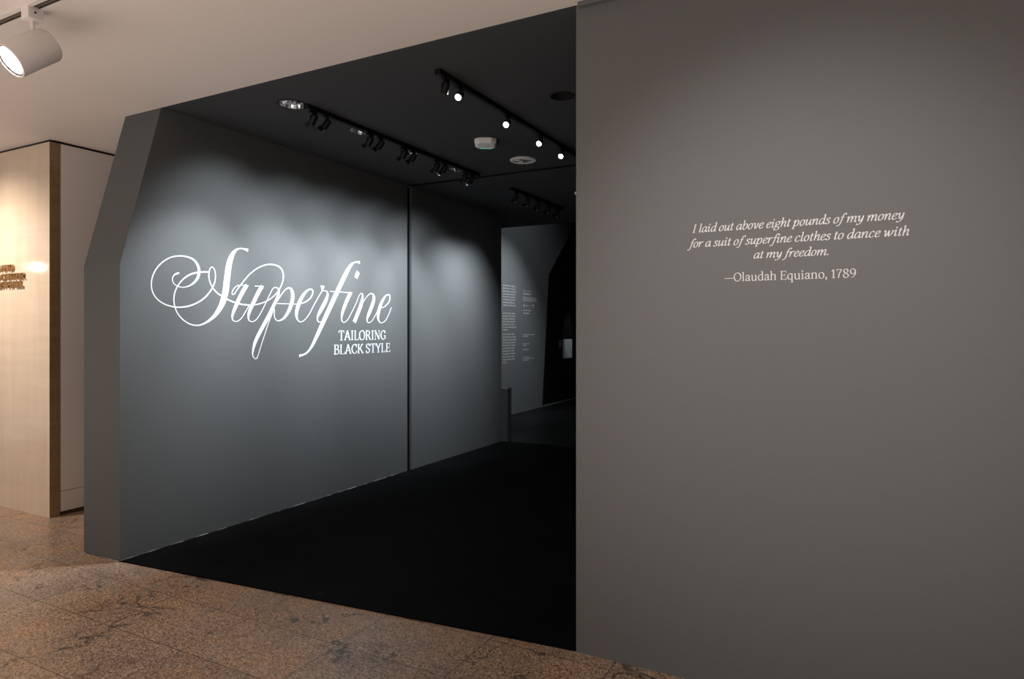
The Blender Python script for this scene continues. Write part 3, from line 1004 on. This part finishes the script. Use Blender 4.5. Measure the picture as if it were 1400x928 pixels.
def track_spot(aim, lens_mat, doors=True, length=0.062, r=0.024):
    """spot hung under a track; origin at the ceiling, aim = direction of the beam"""
    t = thing('track_spotlight', (0, 0, 0), 'black track spotlight', 'spotlight')
    obj('adapter', newbox(-0.013, 0.013, -0.032, 0.032, -0.05, -0.034, bevel=0.003), M_blackmetal, t)
    bm = bmesh.new()
    tube(bm, (0, 0, -0.048), (0, 0, -0.068), 0.006, 10)
    obj('stem', bm, M_blackmetal, t)
    aim = Vector(aim).normalized()
    c = Vector((0, 0, -0.092))
    M = along(c - aim * length * 0.45, aim)
    bm = bmesh.new()
    lathe(bm, [(r * 0.72, -0.012), (r * 0.95, -0.004), (r, 0.01), (r, length), (r * 0.88, length), (r * 0.84, length - 0.014)], 24, M, (True, False))
    for k in range(3):
        lathe(bm, [(r * 1.05, 0.012 + k * 0.012), (r * 1.05, 0.017 + k * 0.012)], 24, M)
    head = obj('lamp_head', bm, M_blackmetal, t, smooth=False)
    bm = bmesh.new()
    lathe(bm, [(r * 0.86, length - 0.014), (r * 0.6, length - 0.010), (0.002, length - 0.008)], 24, M)
    obj('lens', bm, lens_mat, head)
    # yoke
    bm = bmesh.new()
    side = aim.cross(Vector((0, 0, 1))).normalized()
    for s in (-1, 1):
        tube(bm, c + side * s * (r + 0.004) + Vector((0, 0, -0.005)), c + side * s * (r + 0.004) * 0.9 + Vector((0, 0, 0.026)), 0.003, 8)
    tube(bm, c - side * r + Vector((0, 0, 0.026)), c + side * r + Vector((0, 0, 0.026)), 0.003, 8)
    obj('yoke', bm, M_blackmetal, t)
    if doors:
        for ang in (0, math.pi):
            D = M @ Matrix.Translation((0, 0, length)) @ Matrix.Rotation(ang, 4, 'Z') @ Matrix.Translation((r * 0.95, 0, 0)) @ Matrix.Rotation(math.radians(28), 4, 'Y')
            obj('barn_door', newbox(-0.001, 0.001, -r * 0.9, r * 0.9, 0, 0.036, M=D), M_blackmetal, head)
    return t, c + aim * (length * 0.55 + 0.012)


# row along the title wall: five pairs
aimA = Vector((-0.64, 0.0, -0.77))
protoA, lensA = track_spot(aimA, M_lens_on)
YA = [3.53, 3.66, 4.15, 4.28, 4.60, 4.73, 5.10, 5.22, 5.60, 5.72]
EA = [88, 270, 82, 240, 78, 225, 78, 225, 84, 235]
FAN = [-4, 26, -9, 15, -17, 4, -23, 0, -32, -12]
for i, y in enumerate(YA):
    o = protoA if i == 0 else copy_tree(protoA)
    o.location = (AX, y, CZ)
    tag(o, '%s black spotlight from the lobby on the track alongside the title wall' % ORD[i], 'spotlight', 'spotlights alongside the title wall')
    p = Vector((AX, y, CZ)) + lensA
    turn = Matrix.Rotation(math.radians(FAN[i]), 3, 'Z')      # the two of a pair fan apart
    tilt = Vector((-0.67, 0, -0.74)) if i % 2 == 0 else Vector((-0.60, 0, -0.80))
    o.rotation_euler = (0, 0, math.radians(FAN[i]))
    lamp('beam', 'SPOT', Vector((AX, y, CZ)) + turn @ lensA, Vector((AX, y, CZ)) + turn @ (lensA + tilt), EA[i], COOL, 0.06, 88 if i % 2 == 0 else 56, 1.0)

# row of shining spotlights facing the lobby
aimB = Vector((0.16, -0.84, -0.52))
protoB, lensB = track_spot(aimB, M_lens_on, doors=False)
YB = [3.62, 4.27, 4.83, 5.27]
for i, y in enumerate(YB):
    o = protoB if i == 0 else copy_tree(protoB)
    o.location = (BX, y, CZ)
    tag(o, '%s shining spotlight from the lobby on the track facing the lobby' % ORD[i], 'spotlight', 'shining spotlights facing the lobby')
    p = Vector((BX, y, CZ)) + lensB
    if i < 2:
        lamp('beam', 'SPOT', p, p + Vector((-0.35, -0.75, -0.65)), 26, (1.0, 0.9, 0.8), 0.03, 80, 1.0)
o, _ = track_spot(Vector((-0.3, 0.1, -0.9)), M_lens_dark, doors=False)
o.location = (BX, 3.455, CZ)
tag(o, 'dark unlit spotlight at the lobby end of the track of shining spotlights', 'spotlight')

# short far row lights the wall beyond the joint
aimC = Vector((-0.60, 0.0, -0.80))
protoC, lensC = track_spot(aimC, M_lens_on)
YC = [6.72, 7.02, 7.30, 7.60, 7.88]
for i, y in enumerate(YC):
    o = protoC if i == 0 else copy_tree(protoC)
    o.location = (CX, y, CZ)
    tag(o, '%s black spotlight from the ceiling joint on the short far track' % ORD[i], 'spotlight', 'spotlights on the short far track')
    p = Vector((CX, y, CZ)) + lensC
    if i < 3:
        lamp('beam', 'SPOT', p, p + aimC, (140, 130, 90)[i], COOL, 0.06, 70, 1.0)
# the far text wall is washed by the far room's own lamps
lamp('far_wall_wash', 'SPOT', (-3.4, 10.4, 4.9), (FX, 10.9, 1.7), 90, COOL, 0.05, 110, 1.0)
lamp('far_text_beam', 'SPOT', (-4.0, 10.1, 4.0), (FX, 10.6, 1.6), 310, COOL, 0.05, 66, 1.0)
lamp('far_panel_beam', 'SPOT', (-4.9, 13.3, 2.9), (FX, 13.5, 1.35), 42, COOL, 0.03, 26, 0.8)


# recessed downlights
def downlight(c, r, label, group, refl, seg=18):
    t = thing('recessed_downlight', c, label, 'downlight', group)
    bm = bmesh.new()
    lathe(bm, [(r * 0.93, 0.0), (r * 0.93, -0.004), (r * 1.07, -0.004), (r * 1.08, 0.0)], 40, None, (False, False))
    obj('trim_ring', bm, M_blackmetal, t)
    bm = bmesh.new()
    lathe(bm, [(r * 0.93, -0.002), (r * 0.92, 0.03), (r * 0.84, 0.07), (r * 0.62, 0.11), (r * 0.45, 0.125)], seg, None, (False, False))
    obj('reflector', bm, refl, t)
    bm = bmesh.new()
    lathe(bm, [(r * 0.45, 0.124), (r * 0.3, 0.112), (0.004, 0.108)], 20)
    obj('lamp', bm, M_lens_dark, t)
    return t


for i, c in enumerate(DL):
    downlight(c, DLR, '%s chrome recessed downlight from the lobby beside the title wall track' % ORD[i], 'chrome downlights beside the title wall', M_chrome)
M_darkrefl = material('dark_reflector', (0.08, 0.08, 0.08), 0.25, 0.8)
downlight(DD, DDR, 'dark unlit recessed downlight near the quote wall edge', None, M_darkrefl)

# octagonal white detector with a green glowing lower edge
p = on_z(664, 193, CZ)
det = thing('ceiling_detector', (p.x, p.y, CZ), 'white octagonal ceiling fitting with a green glowing edge', 'detector')
def octagon(bm, hx, hy, cut, z0, z1, s0=1.0, s1=1.0):
    pts = [(-hx + cut, -hy), (hx - cut, -hy), (hx, -hy + cut), (hx, hy - cut), (hx - cut, hy), (-hx + cut, hy), (-hx, hy - cut), (-hx, -hy + cut)]
    a = [bm.verts.new((x * s0, y * s0, z0)) for x, y in pts]
    b_ = [bm.verts.new((x * s1, y * s1, z1)) for x, y in pts]
    for i in range(8):
        bm.faces.new((a[i], a[(i + 1) % 8], b_[(i + 1) % 8], b_[i]))
    return a, b_
rot = Matrix.Rotation(YAW, 4, 'Z')
bm = bmesh.new()
a, _b = octagon(bm, 0.092, 0.11, 0.04, 0.0, -0.026)
octagon(bm, 0.092, 0.11, 0.04, -0.026, -0.042, 1.0, 0.82)
a2, b2 = octagon(bm, 0.092, 0.11, 0.04, -0.042, -0.043, 0.82, 0.80)
bm.faces.new(b2)
bm.faces.new(a[::-1])
bmesh.ops.transform(bm, matrix=rot, verts=bm.verts)
obj('housing', bm, M_whiteplastic, det)
bm = bmesh.new()
for x0, x1 in ((-0.05, -0.02), (-0.008, 0.01), (0.022, 0.052)):
    box(bm, x0, x1, 0.056, 0.082, -0.0445, -0.040)
bmesh.ops.transform(bm, matrix=rot, verts=bm.verts)
obj('indicator', bm, M_green, det)

# white round ceiling plate with dark marks
p = on_z(715, 218.5, CZ)
disc = thing('ceiling_plate', (p.x, p.y, CZ), 'flat white round plate with dark slots on the black ceiling', 'ceiling plate')
bm = bmesh.new()
lathe(bm, [(0.124, 0.0), (0.124, -0.008), (0.116, -0.012), (0.003, -0.012)], 40)
obj('plate', bm, M_whiteplastic, disc)
bm = bmesh.new()
for x0, x1, y0, y1, ang in ((-0.085, -0.03, 0.028, 0.046, 0.3), (-0.05, 0.035, -0.045, -0.018, 0.45), (0.01, 0.075, -0.03, -0.008, 0.1), (-0.02, 0.025, 0.04, 0.055, -0.6), (0.0, 0.04, -0.006, 0.012, 0.9)):
    box(bm, x0, x1, y0, y1, -0.0135, -0.0115, M=Matrix.Rotation(YAW + ang, 4, 'Z'))
obj('slot', bm, M_gap, disc)

p = on_z(797, 263, CZ)
d2 = thing('smoke_detector', (p.x, p.y, CZ), 'white round fitting on the far black ceiling half hidden by the quote wall', 'detector')
bm = bmesh.new()
lathe(bm, [(0.10, 0.0), (0.10, -0.012), (0.085, -0.03), (0.05, -0.045), (0.003, -0.046)], 32)
obj('housing', bm, M_whiteplastic, d2)

# white lobby track and its spotlight
LY = 1.785
lt = thing('lobby_lighting_track', (-3.7, LY, CZ - 0.002), 'white recessed lighting track in the beige lobby ceiling', 'lighting track')
bm = bmesh.new()
for s in (-1, 1):
    box(bm, -3.5, 3.6, *sorted((s * 0.018, s * 0.042)), -0.008, 0.0)
obj('flange', bm, M_whitemetal, lt)
obj('channel', newbox(-3.5, 3.6, -0.018, 0.018, -0.0025, 0.0), material('bronze_track_channel', (0.10, 0.075, 0.06), 0.5), lt)
bm = bmesh.new()
for s in (-1, 1):
    box(bm, -3.5, 3.6, *sorted((s * 0.010, s * 0.016)), -0.0045, -0.002)
obj('conductor_groove', bm, M_gap, lt)

SXP = -3.65
ls = thing('lobby_track_spotlight', (SXP, LY, CZ), 'white cylindrical spotlight with a glowing lens under the lobby ceiling track', 'spotlight')
rz = Matrix.Rotation(0.0, 4, 'Z')
obj('adapter', newbox(-0.033, 0.033, -0.036, 0.036, -0.066, -0.004, bevel=0.003), M_whitemetal, ls)
bm = bmesh.new()
lathe(bm, [(0.005, 0), (0.005, 0.002)], 10, along((0.0335, -0.004, -0.034), (1, 0, 0)))
obj('screw', bm, M_gap, ls)
bm = bmesh.new()
tube(bm, (0, 0, -0.066), (0, 0, -0.145), 0.009, 12)
obj('stem', bm, M_whitemetal, ls)
aimL = Vector((-0.072, -0.76, -0.642)).normalized()
cL = Vector((0.0, 0.0, -0.218))
ML = along(cL, aimL)
R, LN = 0.083, 0.125
bm = bmesh.new()
lathe(bm, [(0.004, -0.100), (R * 0.86, -0.100), (R * 0.95, -0.096), (R, -0.086), (R, LN), (R * 0.93, LN + 0.002), (R * 0.93, LN - 0.03)], 48, ML, (True, False))
h = obj('lamp_head', bm, M_whitemetal, ls, smooth=True)
em = h.modifiers.new('edges', 'EDGE_SPLIT')
em.split_angle = math.radians(40)
bm = bmesh.new()
lathe(bm, [(R * 0.93, LN - 0.004), (R * 0.93, LN - 0.02), (R * 0.80, LN - 0.022), (R * 0.80, LN - 0.008)], 48, ML, (False, False))
obj('reflector_ring', bm, M_chrome, ls)
bm = bmesh.new()
lathe(bm, [(R * 0.80, LN - 0.012), (R * 0.5, LN - 0.008), (0.004, LN - 0.006)], 40, ML)
obj('lens', bm, M_lens_lobby, ls)

# ------------------------------------------------------------------ far objects
c0 = on_x(769.5, 490, PX)
c1 = on_x(780.5, 463.5, PX)
pic = thing('framed_picture', (PX, (c0.y + c1.y) / 2, (c0.z + c1.z) / 2), 'small lit upright picture panel on the black far wall', 'picture')
hy, hz = (c1.y - c0.y) / 2, (c1.z - c0.z) / 2
obj('mount', newbox(0.0, 0.03, -hy, hy, -hz, hz, bevel=0.003), material('picture_frame_grey', (0.5, 0.5, 0.5), 0.5), pic)
m_art = painted('picture_print', (0.52, 0.54, 0.55), 0.5, 0.3, 0.25, 0.0, 6.0)
obj('print', newbox(0.03, 0.032, -hy * 0.94, hy * 0.94, -hz * 0.86, hz * 0.97), m_art, pic)
lab = thing('wall_label', (PX, on_x(766, 468, PX).y, on_x(766, 468, PX).z), 'tiny white text label beside the lit picture on the black far wall', 'wall text')
obj('text_row', print_rows([(764, 768, 466.6, 1.2), (764.2, 767.6, 469.2, 1.2), (764, 768, 471.6, 1.6), (764, 767.8, 474.4, 1.2)], Vector(lab.location), PX), M_vinyl, lab)

pl = on_z(697, 604, 0)
plinth = thing('low_plinth', (TX - 0.03, TEND + 0.075, 0), 'low grey plinth standing at the far end of the title wall', 'plinth')
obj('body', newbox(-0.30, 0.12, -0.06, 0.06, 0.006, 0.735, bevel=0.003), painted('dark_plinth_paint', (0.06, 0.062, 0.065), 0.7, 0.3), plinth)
obj('top', newbox(-0.305, 0.125, -0.065, 0.065, 0.735, 0.765, bevel=0.003), painted('plinth_top_highlight', (0.14, 0.145, 0.15), 0.6, 0.3), plinth)  # lighter colour on the top carries the plinth's highlight
